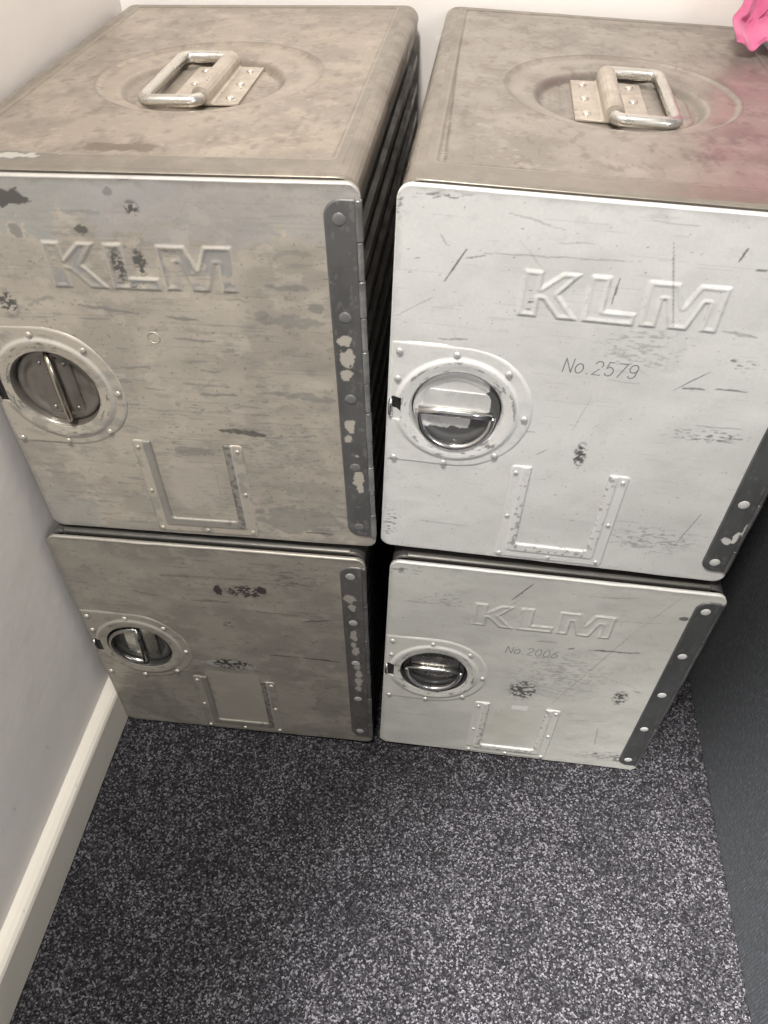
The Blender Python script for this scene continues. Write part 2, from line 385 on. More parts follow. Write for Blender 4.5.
def door_color(key):
    L = LOOK[key]; old = key in 'AB'
    def f(U, V, H):
        c = np.zeros(U.shape + (3,)) + np.array(L['p'])
        c = mixc(c, L['q'], sstep(.40, .64, fbm(U / 55, V / 38, 3 + ord(key) % 7, 4)) * .9)
        if old:
            c = mixc(c, L['worn'], streaks(U, V, 11 + ord(key), .71) * .6)
            c = mixc(c, L['worn'], streaks(U, V, 61 + ord(key), .67, 60, 1.1) * .35)
            c = mixc(c, L['worn'], sstep(.60, .72, fbm(U / 9, V / 5, 21 + ord(key), 5)) * .35)
            c = mixc(c, tuple(min(1, x * 1.18) for x in L['p']), sstep(.56, .70, fbm(U / 14, V / 9, 27 + ord(key), 5)) * .45)
            c = mixc(c, L['dark'], sstep(.735, .79, fbm(U / 3.2, V / 1.7, 77 + ord(key), 4)) * .5)
        else:
            c = mixc(c, L['worn'], streaks(U, V, 11 + ord(key), .77, 40, 1.0) * .45)
            c = mixc(c, L['dark'], sstep(.80, .84, fbm(U / 2.6, V / 1.3, 77 + ord(key), 4)) * .6)
            c = mixc(c, L['worn'], sstep(.64, .76, fbm(U / 10, V / 6, 21 + ord(key), 5)) * .25)
        if key == 'B':
            n = fbm(U / 14, V / 10, 91, 4)
            c = mixc(c, (.40, .405, .385), sstep(0, .03, (V - 268) / 60 + (n - .5) * .9 - .02 - np.clip((U - 80) / 90, 0, 3) * .5) * .75)
            c = mixc(c, (.475, .455, .45), sstep(0, .05, (V - 272) / 50 + (n - .5) * .9 - .02) * sstep(95, 130, U) * .55)
            c = mixc(c, (.37, .385, .37), (1 - sstep(.75, .95, np.hypot((U - 12) / 36, (V - 18) / 30) + (n - .5) * .9)) * .5)
            c = mixc(c, (.56, .52, .45), (1 - sstep(.6, 1.0, np.hypot((U - 140) / 28, (V - 60) / 34) + (n - .5) * .5)) * .7)
        if key == 'A':
            n = fbm(U / 14, V / 10, 95, 4)
            c = mixc(c, (.44, .41, .35), (1 - sstep(-1, 1.5, sd_rrect(U, V, 112, 168, 24, 118, 3) + (n - .5) * 8)) * .75)
            c = mixc(c, (.48, .46, .42), (1 - sstep(.8, 1.0, np.hypot((U - 143) / 30, (V - 132) / 7) + (n - .5) * 1.2)) * .8)
            for k in range(16):                                   # short worn dashes running across
                pass
        if key == 'D':
            c = mixc(c, (.54, .53, .44), (1 - sstep(.7, 1.05, np.hypot((U - 138) / 28, (V - 66) / 40) + (fbm(U / 14, V / 10, 96, 4) - .5) * .8)) * .35)
            c = mixc(c, (.80, .79, .76), 1 - sstep(-.4, .4, sd_rrect(U, V, 133.5, 150.5, 99, 107.5, 1.5) + (fbm(U / 4, V / 4, 12, 2) - .5) * 2))
        # letters: the paint has gone differently inside them
        for P in letters(key):
            if key == 'A': continue
            d = sd_poly(U, V, P)
            if key == 'B':
                n = fbm(U / 9, V / 9, 52, 4)
                c = mixc(c, (.35, .345, .335), (1 - sstep(-1.2, -.2, d)) * sstep(.40, .52, n) * .85)
                c = mixc(c, (.58, .55, .49), (1 - sstep(.3, 1.3, np.abs(d))) * .55)
            else:
                n = fbm(U / 4, V / 4, 52, 3)
                c = mixc(c, L['worn'], (1 - sstep(.3, 1.1, np.abs(d))) * sstep(.52, .62, n) * .7)
        c = marks_on(c, U, V, MARKS[key], L['dark'] if not old else L['worn'] if key == 'B' else L['dark']) if key != 'B' else c
        if key == 'B':
            lines = [m for m in MARKS['B'] if m[-1] < .85]; darks = [m for m in MARKS['B'] if m[-1] >= .85]
            c = marks_on(c, U, V, lines, (.26, .255, .24)); c = marks_on(c, U, V, darks, L['dark'])
        e = sd_rrect(U, V, 0, 285, DOOR_LO, DOOR_HI, 9)
        n = fbm(U / 8, V / 8, 6, 3)
        c = mixc(c, L['worn'], (1 - sstep(1.5, 6, -e + (n - .5) * 8)) * .5)
        c = mixc(c, L['rim'], (1 - sstep(.5, 1.2, -e)) * .7)
        return np.clip(c, .01, 1)
    return f

def door_height(key):
    nums = {'C': ('No.2579', 191.6), 'D': ('No.2006', 195.3)}.get(key)
    def f(U, V):
        e = -sd_rrect(U, V, 0, 285, DOOR_LO, DOOR_HI, 9)
        h = np.where(e < 1.4, -(1.4 - np.sqrt(np.clip(1.4 ** 2 - (1.4 - np.clip(e, 0, 1.4)) ** 2, 0, 9))) * .9, 0)
        h = h + .22 * (1 - sstep(.8, 2.0, e)) * sstep(0, .8, e)           # rolled rim
        h = h + (fbm(U / 34, V / 34, 8 + ord(key), 3) - .5) * 1.3 + (fbm(U / 8, V / 8, 9 + ord(key), 3) - .5) * .14
        if key != 'A':
            for P in letters(key):
                d = sd_poly(U, V, P)
                h = h + 1.0 * (1 - sstep(-1.1, 1.3, d)) - .5 * (1 - sstep(-3.2, -1.4, d))
        return h
    return f

def latch_height(U, V):
    d = sd_latch_outline(U, V)
    r = np.hypot(U - LC[0], V - LC[1])
    h = .8 * sstep(0, 2.2, -d)
    h = h + 1.5 * (sstep(45.5, 42.0, r) if False else (1 - sstep(41.5, 45.5, r))) # raised boss
    h = h - 1.0 * (1 - sstep(33.2, 41, r))                        # falls towards the hole
    return h + (fbm(U / 12, V / 12, 4, 3) - .5) * .3

def latch_color(key):
    L = LOOK[key]
    def f(U, V, H):
        c = np.zeros(U.shape + (3,)) + np.array(L['p'])
        c = mixc(c, L['worn'], sstep(.50, .70, fbm(U / 12, V / 7, 33 + ord(key), 5)) * (.55 if key in 'AB' else .22))
        r = np.hypot(U - LC[0], V - LC[1]); a = np.arctan2(V - LC[1], U - LC[0])
        n = fbm(a * 5, r / 1.6, 13 + ord(key), 4)
        c = mixc(c, L['dark'], sstep(.62, .70, n) * (1 - sstep(3, 6, np.abs(r - 37.5))) * .75)
        c = mixc(c, L['rim'], (1 - sstep(.5, 1.6, np.abs(r - 43.4))) * .7 + (1 - sstep(.3, 1.4, np.abs(sd_latch_outline(U, V) + .9))) * .5)
        return np.clip(c, .01, 1)
    return f

def holder_height(U, V):
    o = -sd_holder(U, V)
    m = sd_rrect(U, V, HOLD_MID[0], HOLD_MID[1], HOLD_MID[2], HOLD_MID[3], 3)
    h = .7 * sstep(0, 1.2, o) + .9 * (1 - sstep(-.9, 1.1, m)) - .4 * (1 - sstep(0, 1.2, sd_rrect(U, V, HOLD_IN[0], HOLD_IN[1], HOLD_IN[2], HOLD_IN[3], 3)))
    return h
def holder_color(key):
    L = LOOK[key]
    def f(U, V, H):
        c = np.zeros(U.shape + (3,)) + np.array(L['p'])
        m = sd_rrect(U, V, HOLD_MID[0], HOLD_MID[1], HOLD_MID[2], HOLD_MID[3], 3)
        if key in 'AB':
            c = mixc(c, L['worn'], (1 - sstep(-.8, .2, m)) * (.75 + 0 * U))
            c = mixc(c, L['dark'], (1 - sstep(-.8, .2, m)) * sstep(.52, .62, fbm(U / 4, V / 4, 5, 3)) * .7 * sstep(150, 168, U))
            c = mixc(c, L['worn'], sstep(.5, .65, fbm(U / 8, V / 8, 15, 4)) * .5)
        else:
            c = mixc(c, L['dark'], (1 - sstep(-.8, .2, m)) * sstep(.60, .68, fbm(U / 3, V / 3, 5, 3)) * .55)
            if key == 'D': c = mixc(c, L['dark'], (1 - sstep(.4, 1.6, np.abs(V - 17.5))) * .6 * sstep(.42, .55, fbm(U / 8, V / 3, 25, 4)))
        c = mixc(c, L['rim'], (1 - sstep(.3, .9, np.abs(m))) * .5)
        return np.clip(c, .01, 1)
    return f

CHIPS = {  # bare patches on the dark hinge strips
    'B': [(269.5, 203, 5, 3.2), (270.8, 189, 4.5, 7), (269.6, 177, 3.5, 4.5), (269.5, 132, 3.5, 5), (267.5, 120.5, 2.6, 3.4), (273.2, 79, 4, 8), (274, 71, 3, 5), (272.8, 104, 1.2, 1)],
    'A': [(269.4, 254, 4.8, 5.5), (271, 244, 3.5, 5), (270.7, 200, 3, 7), (271.8, 176.7, 3.4, 6.5), (270.5, 186, 2.4, 4), (272, 151, 3.4, 7), (273.5, 138, 3, 8), (272.9, 125, 3.5, 7), (272, 112, 3, 4)],
    'C': [(271.5, 53, 3.4, 3.4), (277, 57, 2.2, 5.5), (281, 66, 1.1, 7)],
    'D': [],
}
def sd_strip(U, V): return sd_rrect(U, V, 261.6, 300, 17.2, 297.5, 11)
def sd_strip_full(U, V): return np.maximum(sd_strip(U, V), U - 281.0)
def strip_color(key):
    base = {'B': (.125, .124, .122), 'A': (.105, .10, .097), 'C': (.095, .098, .098), 'D': (.075, .078, .078)}[key]
    chip = {'B': (.52, .49, .42), 'A': (.36, .34, .30), 'C': (.74, .74, .71), 'D': (.6, .6, .6)}[key]
    def f(U, V, H):
        c = np.zeros(U.shape + (3,)) + np.array(base)
        c = mixc(c, tuple(x * .72 for x in base), sstep(.45, .65, fbm(U / 14, V / 30, 71, 4)) * .6)
        c = mixc(c, tuple(min(1, x * 2.2) for x in base), sstep(.64, .74, fbm(U / 3, V / 5, 74, 4)) * .35)
        for (a, b, ru, rv) in CHIPS[key]:
            q = np.hypot((U - a) / (ru * 1.2), (V - b) / (rv * 1.2))
            c = mixc(c, chip, 1 - sstep(.82, .92, q + (fbm(U / 3.5, V / 3.5, 65, 4) - .5) * 1.1))
        c = mixc(c, tuple(min(1, x * 1.7 + .02) for x in base), (1 - sstep(.2, 1.0, -sd_strip(U, V))) * .5)
        return np.clip(c, .01, 1)
    return f
def strip_height(U, V): return 1.0 * sstep(0, .8, -sd_strip(U, V)) + (fbm(U / 20, V / 25, 3, 3) - .5) * .5

# ------------------------------------------------------------------ top of the container
DISH = (143.5, 192.0); PAN = (141.5, 178.0); HC = (142.4, 181.0)
def make_top(key):
    lid = dict(B=dict(p=(.37, .325, .27), q=(.30, .262, .22), band=(.225, .205, .172), dark=(.14, .12, .10), lt=(.47, .41, .34)),
               C=dict(p=(.33, .30, .262), q=(.265, .24, .21), band=(.25, .225, .19), dark=(.12, .105, .09), lt=(.42, .38, .33)))['B' if key in 'AB' else 'C']
    flip = key in 'CD'
    TZ = BH - 1.5
    def inside(U, V): return np.maximum.reduce([14 - U, U - 271, 7.0 - V, V - (BD - 1)])
    def panel(U, V): return sd_rrect(U, V, 20.5, 264, 31, 388, 3)
    def rel(U, V):
        return U, V
    def hgt(U, V):
        p = panel(U, V)
        h = -.9 * (1 - sstep(-.9, .5, p)) if not flip else -1.1 * (1 - sstep(0, 1.1, np.abs(p + 2.0))) * sstep(120, 60, U) - .5 * (1 - sstep(-.6, .5, p))
        d = sd_circle(U, V, DISH[0], DISH[1], 86)
        h = h - 1.6 * (1 - sstep(-6, 0, d)) + .35 * (1 - sstep(0, 3, np.abs(d + 1)))
        d2 = sd_circle(U, V, PAN[0], PAN[1], 63)
        h = h - 5.2 * (1 - sstep(-8, 0, d2))
        # stiffening pads under the handle plate
        d3 = sd_rrect(U, V, HC[0] - 50, HC[0] + 50, HC[1] - 38, HC[1] + 38, 4)
        d4 = sd_rrect(U, V, HC[0] - 44, HC[0] + 44, HC[1] - 60, HC[1] + 60, 4)
        h = h + .9 * (1 - sstep(-1.2, .6, d3)) * (1 - sstep(-9, -7.5, d2)) - .9 * (1 - sstep(.6, 1.8, np.abs(np.abs(U - HC[0]) - 42))) * (1 - sstep(34, 36, np.abs(V - HC[1]))) + .5 * (1 - sstep(-1.2, .6, d4)) * (1 - sstep(-9, -7.5, d2))
        eb = V - 7.0
        h = h - 1.6 * (1 - sstep(0, 3, eb)) 
        return h + (fbm(U / 40, V / 40, 8 + ord(key), 3) - .5) * 1.2 * (1 - sstep(-12, -2, p)) + (fbm(U / 9, V / 9, 3 + ord(key), 3) - .5) * .12
    def colf(U, V, H):
        c = np.zeros(U.shape + (3,)) + np.array(lid['p'])
        c = mixc(c, lid['q'], sstep(.40, .62, fbm(U / 34, V / 34, 13 + ord(key), 5)))
        c = mixc(c, lid['lt'], sstep(.55, .72, fbm(U / 16, V / 16, 18 + ord(key), 5)) * .45)
        if flip: c = mixc(c, lid['dark'], (1 - sstep(.5, 1.4, np.abs(U - 22.3 + (V - 190) * .02))) * (1 - sstep(0, 6, 38 - V)) * .8)
        c = mixc(c, lid['dark'], sstep(.70, .78, fbm(U / 2.5, V / 5, 14 + ord(key), 4)) * .35)
        c = mixc(c, lid['dark'], sstep(.58, .74, fbm(U / 7, V / 11, 24 + ord(key), 5)) * .38)
        c = mixc(c, lid['lt'], sstep(.66, .76, fbm(U / 5, V / 3, 28 + ord(key), 4)) * .5)
        p = panel(U, V); n = fbm(U / 12, V / 12, 9, 4)
        c = mixc(c, lid['band'], sstep(0, .6, p) * (.35 + .75 * n))
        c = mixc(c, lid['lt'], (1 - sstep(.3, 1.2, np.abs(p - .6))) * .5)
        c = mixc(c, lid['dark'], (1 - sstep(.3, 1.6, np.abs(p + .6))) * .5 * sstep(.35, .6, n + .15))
        d = sd_circle(U, V, DISH[0], DISH[1], 86); d2 = sd_circle(U, V, PAN[0], PAN[1], 63)
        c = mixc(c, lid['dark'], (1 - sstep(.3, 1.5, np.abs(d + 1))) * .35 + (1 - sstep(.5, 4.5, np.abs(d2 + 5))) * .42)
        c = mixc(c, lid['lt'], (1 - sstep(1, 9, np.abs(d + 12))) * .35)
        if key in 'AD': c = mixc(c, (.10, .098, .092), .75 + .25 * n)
        if key == 'B':
            nn = fbm(U / 12, V / 8, 55, 5)
            c = mixc(c, (.20, .165, .13), 1 - sstep(.80, .90, np.hypot((U - 121) / 26, (V - 44) / 9) + (nn - .5) * 1.3))
            c = mixc(c, (.22, .215, .20), 1 - sstep(.85, .95, np.hypot((U - 52) / 38, (V - 27) / 9) + (nn - .5) * 1.1))
            c = mixc(c, (.62, .60, .55), (1 - sstep(.85, .95, np.hypot((U - 55) / 28, (V - 26) / 4) + (fbm(U / 5, V / 4, 58, 3) - .5) * 2.4)) * .8)
        return np.clip(c, .01, 1)
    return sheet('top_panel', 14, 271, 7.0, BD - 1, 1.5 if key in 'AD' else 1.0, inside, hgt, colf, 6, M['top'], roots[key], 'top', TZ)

def make_body(key, root):
    """one extruded shell: rounded long edges, ribbed side walls, closed back, open front"""
    z0, z1 = 1.0, BH - 1.5; r = 11.0
    def section(off, top_drop):
        P = []
        x0, x1 = 2.0 + off, 283.0 - off; a, b = z0 + off, z1 - off; rr = max(r - off, 2)
        def side(x, sgn):                 # going up on the right side / down on the left; ribs stand out of a recessed web
            out = []
            if off > 0: return [(x, a + rr), (x, b - rr)]
            ys = [a + rr]; 
            out.append((x, a + rr)); out.append((x, 20)); out.append((x - sgn * 4.5, 22))
            v = 41
            while v < BH - 12:
                out += [(x - sgn * 4.5, v - 5), (x - sgn * 1.0, v - 3.6), (x - sgn * 1.0, v + 3.6), (x - sgn * 4.5, v + 5)]
                v += 25
            out += [(x - sgn * 4.5, b - r - .8), (x, b - r)]
            return out
        P += [(x0 + rr + 4, a)] if False else []
        P += arc(x1 - rr, a + rr, rr, -90, 0, 6)[:-1] + side(x1, 1) + arc(x1 - rr, b - rr, rr, 0, 90, 6)[1:]
        P += [(270.5, b), (270.5, b - top_drop), (14.5, b - top_drop), (14.5, b)] if top_drop else []
        P += arc(x0 + rr, b - rr, rr, 90, 180, 6)[:-1] + side(x0, -1)[::-1] + arc(x0 + rr, a + rr, rr, 180, 270, 6)[1:]
        return P
    P = section(0, 11.5)
    n = len(P); vs = []; fs = []
    cx, cz = BW / 2, BH / 2
    def ring(y, k):
        for (u, v) in P:
            d = math.hypot(u - cx, v - cz)
            vs.append(((u - cx) * (1 - k / 150) / 1000, y / 1000, (v + (cz - v) * k / 150) / 1000))
    for y, k in ((7.6, 3.2), (6.2, 2.4), (5.8, 1.4), (6.4, .5), (7.8, 0), (60, 0), (BD - 60, 0), (BD - 2, 0), (BD, 1.5)): ring(y, k)
    m = 9
    for k in range(m - 1):
        for s in range(n):
            a, b = k * n + s, k * n + (s + 1) % n
            fs.append((a, b, b + n, a + n))
    fs.append(tuple((m - 1) * n + s for s in range(n)))
    # inner lining so that the shell has thickness at the open front
    base = len(vs)
    for y, k in ((7.6, 3.2), (30, 6)):
        ring(y, k)
    for s in range(n):
        a, b = base + s, base + (s + 1) % n
        fs.append((a, a + n, b + n, b))
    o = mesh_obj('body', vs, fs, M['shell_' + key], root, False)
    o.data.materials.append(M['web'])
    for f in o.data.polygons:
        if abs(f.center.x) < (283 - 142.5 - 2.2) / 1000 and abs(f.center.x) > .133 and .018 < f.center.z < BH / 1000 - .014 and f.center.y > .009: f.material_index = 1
    md = o.modifiers.new('edge', 'BEVEL'); md.width = .0006; md.segments = 2; md.limit_method = 'ANGLE'; md.angle_limit = .6
    return o

def rotp(pts, deg):
    c, s = math.cos(math.radians(deg)), math.sin(math.radians(deg))
    return [(LC[0] + (u - LC[0]) * c - (v - LC[1]) * s, LC[1] + (u - LC[0]) * s + (v - LC[1]) * c) for u, v in pts]
def L3(u, v, h): return (u - BW / 2, -h, v)

def make_latch(key, door):
    rivm = M['rivet_' + key]
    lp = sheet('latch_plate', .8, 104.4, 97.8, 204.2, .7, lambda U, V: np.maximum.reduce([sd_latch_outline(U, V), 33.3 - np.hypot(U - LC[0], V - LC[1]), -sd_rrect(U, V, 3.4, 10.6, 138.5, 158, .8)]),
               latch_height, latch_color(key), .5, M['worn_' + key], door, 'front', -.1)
    # cup: turned bowl behind the hole
    prof = [(33.6, .9), (32.6, .2), (32.0, -2), (31.4, -11), (29.5, -13), (26, -13.6), (0, -13.8)]
    seg = 64; vs = []; fs = []
    for (r, h) in prof[:-1]:
        for s in range(seg):
            t = 2 * math.pi * s / seg
            vs.append(tuple(x / 1000 for x in L3(LC[0] + r * math.cos(t), LC[1] + r * math.sin(t), h)))
    vs.append(tuple(x / 1000 for x in L3(LC[0], LC[1], prof[-1][1])))
    for k in range(len(prof) - 2):
        for s in range(seg): fs.append((k * seg + s, k * seg + (s + 1) % seg, (k + 1) * seg + (s + 1) % seg, (k + 1) * seg + s))
    for s in range(seg): fs.append(((len(prof) - 2) * seg + s, (len(prof) - 2) * seg + (s + 1) % seg, len(vs) - 1))
    mesh_obj('latch_cup', vs, fs, M['cup_' + key], door)
    # turning disc with a hinged bail: axis is a tube across the disc; the bail is a half loop
    rot = {'C': -1, 'D': 0, 'B': -88, 'A': -92}[key]
    hm = M['handle_' + key]; disc = M['cup_' + key]
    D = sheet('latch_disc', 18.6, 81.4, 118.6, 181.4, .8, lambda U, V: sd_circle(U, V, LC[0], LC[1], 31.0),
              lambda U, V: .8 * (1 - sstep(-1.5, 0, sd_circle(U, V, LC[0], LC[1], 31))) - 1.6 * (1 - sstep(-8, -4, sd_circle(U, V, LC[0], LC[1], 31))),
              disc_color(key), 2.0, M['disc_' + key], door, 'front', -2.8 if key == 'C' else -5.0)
    ax = 147.5 if key == 'C' else 152.5 if key == 'D' else 150.0
    if key in 'ACD':
        fl = rotp([(26, ax + 1), (26 , ax + 16), (27.5, ax + 17.5), (72.5, ax + 17.5), (74, ax + 16), (74, ax + 1)][::-1], rot)
        prism('latch_flap', fl, -6.4, -2.4 if key == 'C' else -3.5, M['cup_C'] if key == 'C' else hm, door, 'front', .8)
        if key != 'C':
            prism('latch_flap', rotp([(30, ax - 16), (30, ax - 4), (70, ax - 4), (70, ax - 16)], rot), -6.4, -4.6, hm, door, 'front', .6)
        else:
            prism('latch_flap', rotp([(30, ax - 17), (28, ax - 3), (72, ax - 3), (68, ax - 17)], rot), -6.4, -4.6, M['cup_C'], door, 'front', .6)
        p = [L3(u, v, -1.4) for u, v in rotp([(23, ax), (40, ax), (60, ax), (76, ax)], rot)]
        tube('latch_hinge_pin', p, 3.3 if key == 'C' else 2.7, hm if key != 'C' else M['bright'], door, 16)
        loop = [(23.5, ax)] + [(50 + 26.5 * math.cos(math.radians(t)) * (1 if abs(math.cos(math.radians(t))) > 0 else 1), ax - 2 + 27.5 * math.sin(math.radians(t))) for t in range(180, 361, 10)] + [(76.5, ax)]
        lift = lambda v: -.8 + 1.8 * (ax - v) / 28
        pts = [L3(q[0], q[1], lift(o_[1])) for q, o_ in zip(rotp(loop, rot), loop)]
        tube('latch_bail', pts, 2.5, M['bright'] if key != 'A' else hm, door, 12)
    else:
        # two riveted straps, the bail standing straight out between them
        for a, b in ((-13.5, -3.5), (5.0, 15.0)):
            prism('latch_strap', [(50 + a, 127), (50 + a + 1.5, 125.5), (50 + b - 1.5, 125.5), (50 + b, 127), (50 + b, 174), (50 + b - 1.5, 175.5), (50 + a + 1.5, 175.5), (50 + a, 174)], -6.4, -4.2, M['cup_B'], door, 'front', .8)
            for v in (131, 170): rivet(50 + (a + b) / 2, v, 1.7, 1.0, -4.2, hm, door)
        tube('latch_hinge_pin', [L3(50, v, -3.8) for v in (122, 140, 160, 178)], 2.2, hm, door, 16)
        loop = [(50, 178.5, -3.6)] + [(50 + .545 * 14 * math.sin(math.radians(t)) ** .7, 150.5 + 28 * math.cos(math.radians(t)), -3.6 + .84 * 14 * math.sin(math.radians(t)) ** .7) for t in range(6, 175, 8)] + [(50, 122, -3.6)]
        tube('latch_bail', [L3(*q) for q in loop], 2.2, M['bail_B'], door, 12)
    # bolt that shows in the slot at the edge of the door
    vsq = [(3.0, 138.2), (11.0, 138.2), (11.0, 158.4), (3.0, 158.4)]
    prism('bolt_slot', vsq, -5, .2, M['black'], door, 'front', .3)
    tube('latch_bolt', [L3(3.4, 140.6, .6), L3(3.1, 144, 2.3), L3(3.1, 152, 2.3), L3(3.4, 156, .6)], 1.5, M['bright'], door, 10)
    for (u, v) in ((7.5, 196), (46, 197), (82.3, 186), (98.3, 150), (82, 114), (45, 102.5), (7.5, 103), (7.3, 174)):
        rivet(u, v, 2.5, 1.6, 1.2, rivm, door)

def disc_color(key):
    L = LOOK[key]
    def f(U, V, H):
        c = np.zeros(U.shape + (3,)) + np.array(L['cupc'])
        c = mixc(c, tuple(x * .6 for x in L['cupc']), sstep(.5, .7, fbm(U / 9, V / 9, 37, 4)) * .5)
        if key == 'C':
            n = fbm(U / 6, V / 6, 38, 4)
            c = mixc(c, (.10, .10, .10), sstep(0, .05, (U - 68) / 12 - (V - 160) / 40 + (n - .5) * .6))
            c = mixc(c, (.10, .10, .10), 1 - sstep(0, .05, (V - 133) / 12 + (n - .5) * .5))
        return np.clip(c, .01, 1)
    return f

def make_door(key, root):
    def outline(U, V):
        return np.maximum.reduce([sd_rrect(U, V, 0.6, 284.2, DOOR_LO, DOOR_HI, 9), 33.9 - np.hypot(U - LC[0], V - LC[1])])
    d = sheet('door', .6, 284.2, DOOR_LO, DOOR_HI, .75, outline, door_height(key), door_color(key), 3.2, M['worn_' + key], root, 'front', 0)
    make_latch(key, d)
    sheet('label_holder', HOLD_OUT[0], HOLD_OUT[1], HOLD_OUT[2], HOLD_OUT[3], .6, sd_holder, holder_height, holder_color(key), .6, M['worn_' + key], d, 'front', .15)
    rm = M['rivet_' + key]
    for (u, v) in ((100.3, 99.5), (179.8, 100.5), (179.6, 55.5), (100.3, 54), (140, 11.2), (100, 11), (179.5, 12)):
        rivet(u, v, 2.0, 1.1, .95, rm, d)
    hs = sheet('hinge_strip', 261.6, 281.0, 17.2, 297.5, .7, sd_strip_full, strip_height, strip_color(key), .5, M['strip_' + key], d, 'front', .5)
    lab = {'B': 'dull grey hinge strip with chipped paint', 'A': 'near-black hinge strip with many pale chips', 'C': 'dark grey hinge strip with one white chip', 'D': 'plain dark grey hinge strip'}[key]
    hs['label'] = lab
    n = 11; L = (297.0 - 17.0) / n
    for k in range(n):
        a, b = 17 + k * L + .4, 17 + (k + 1) * L - .4
        tube('hinge_knuckle', [L3(282.6, a, -.4), L3(282.6, a + .5, -.4), L3(282.6, b - .5, -.4), L3(282.6, b, -.4)], 2.5 if k % 2 == 0 else 2.2, M['knuckle_' + key], d, 10)
    for v in (28, 92.3, 156, 220.5, 285.5):
        rivet(271, v, 4.3, 1.0, 1.2, M['striprivet_' + key], d)
    # stamped number: shallow engraved strokes filled dark
    num = {'C': ('No.2579', 116.8, 191.6), 'D': ('No.2006', 114.2, 195.4)}.get(key)
    if num:
        vs = []; fs = []
        for st in number_strokes(num[0], num[1], num[2], 10.6, 7.6):
            w = .42
            for k in range(len(st) - 1):
                (a, b), (a2, b2) = st[k], st[k + 1]
                dx, dy = a2 - a, b2 - b; q = math.hypot(dx, dy) + 1e-9; nx, ny = -dy / q * w, dx / q * w
                ex, ey = dx / q * w * .6, dy / q * w * .6; i0 = len(vs)
                hA = float(door_height(key)(np.array([(a + a2) / 2]), np.array([(b + b2) / 2]))[0]) + .06
                for (x, y) in ((a + nx - ex, b + ny - ey), (a - nx - ex, b - ny - ey), (a2 - nx + ex, b2 - ny + ey), (a2 + nx + ex, b2 + ny + ey)):
                    vs.append(tuple(t / 1000 for t in L3(x, y, hA)))
                fs.append((i0, i0 + 1, i0 + 2, i0 + 3))
        mesh_obj('serial_number', vs, fs, M['ink'], d, False)
    if key == 'B':
        vs = []; pts = ell(136.5, 198.2, 4.2, 4.2, 0, 360, 20)
        vs2 = [L3(u, v, float(door_height(key)(np.array([u]), np.array([v]))[0]) + .1) for u, v in pts[:-1]]
        o = tube('stamped_mark', vs2, .45, M['rivet_B'], d, 6, True)
        o['label'] = 'small faint ring stamped under the letters'
    return d

def make_carry_handle(key, root):
    """folded-down bail with its riveted plate, lying in the dish"""
    s = 1 if key == 'C' else -1            # side the bail lies on
    cu, cv = 142.4 + (-8 if s > 0 else 9), 181.0
    Z = BH - 1.5 - 8.0 + 1.6               # floor of the dish, on the pad
    hm = M['carry_' + key]
    def T(u, v, h): return (u - BW / 2, v, h)
    r = 4.3; zc = Z + 6.2
    h0, h1 = cv - 53, cv + 53
    reach = 41
    # closed on the hinge axis: bail runs out, across and back with rounded corners
    x0 = cu; x1 = cu + s * reach
    pts = [(x0, h0 + 6, zc)]
    def corner(cx, cy, a0, a1): return [(cx + s * 8 * math.cos(math.radians(a)), cy + 8 * math.sin(math.radians(a)), zc) for a in np.linspace(a0, a1, 7)]
    pts = [(x0, cv - 38, zc), (x0, cv - 47, zc)] 
    pts = [(x0, cv - 36, zc), (x0, cv - 46, zc)] + [(x0 + s * (6 - 6 * math.cos(math.radians(a))), cv - 46 - 6 * math.sin(math.radians(a)), zc) for a in (20, 45, 70, 90)]
    pts += corner(x1 - s * 8, cv - 52 + 8, -90, 0) + corner(x1 - s * 8, cv + 52 - 8, 0, 90)
    pts += [(x0 + s * (6 - 6 * math.cos(math.radians(a))), cv + 46 + 6 * math.sin(math.radians(a)), zc) for a in (90, 70, 45, 20)] + [(x0, cv + 46, zc), (x0, cv + 36, zc)]
    bail = tube('carry_handle', [T(*p) for p in pts], r, hm, root, 16)
    # plate with a rolled barrel around the bail's axis
    vs = []; fs = []
    prof = [(-26, 0), (-26, 1.9), (-8.2, 1.9), (-6.6, 3.0)] + [(7.0 * math.cos(math.radians(a)), 6.2 + 7.0 * math.sin(math.radians(a)) * 1.0) for a in range(200, -21, -20)] + [(6.6, 3.0), (8.2, 1.9), (26, 1.9), (26, 0)]
    n = len(prof); rows = [(-43, 1), (-42.4, 1), (42.4, 1), (43, 1)]
    for (v, k) in rows:
        for (a, h) in prof: vs.append(tuple(t / 1000 for t in T(cu + a, cv + v * (1.0 if abs(a) < 9 else .97), Z + h)))
    for k in range(3):
        for q in range(n): fs.append((k * n + q, (k + 1) * n + q, (k + 1) * n + (q + 1) % n, k * n + (q + 1) % n))
    fs.append(tuple(range(n))); fs.append(tuple(3 * n + q for q in range(n))[::-1])
    pl = mesh_obj('mounting_plate', vs, fs, M['plate_' + key], bail, False)
    md = pl.modifiers.new('edge', 'BEVEL'); md.width = .0005; md.segments = 2; md.limit_method = 'ANGLE'; md.angle_limit = .7
    for a in (-17.5, 17.5):
        for v in (-31, 0, 31):
            rivet(cu + a, cv + v, 3.3, 1.9, Z + 1.8, M['rivet_top_' + key], bail, 'top')
    return bail

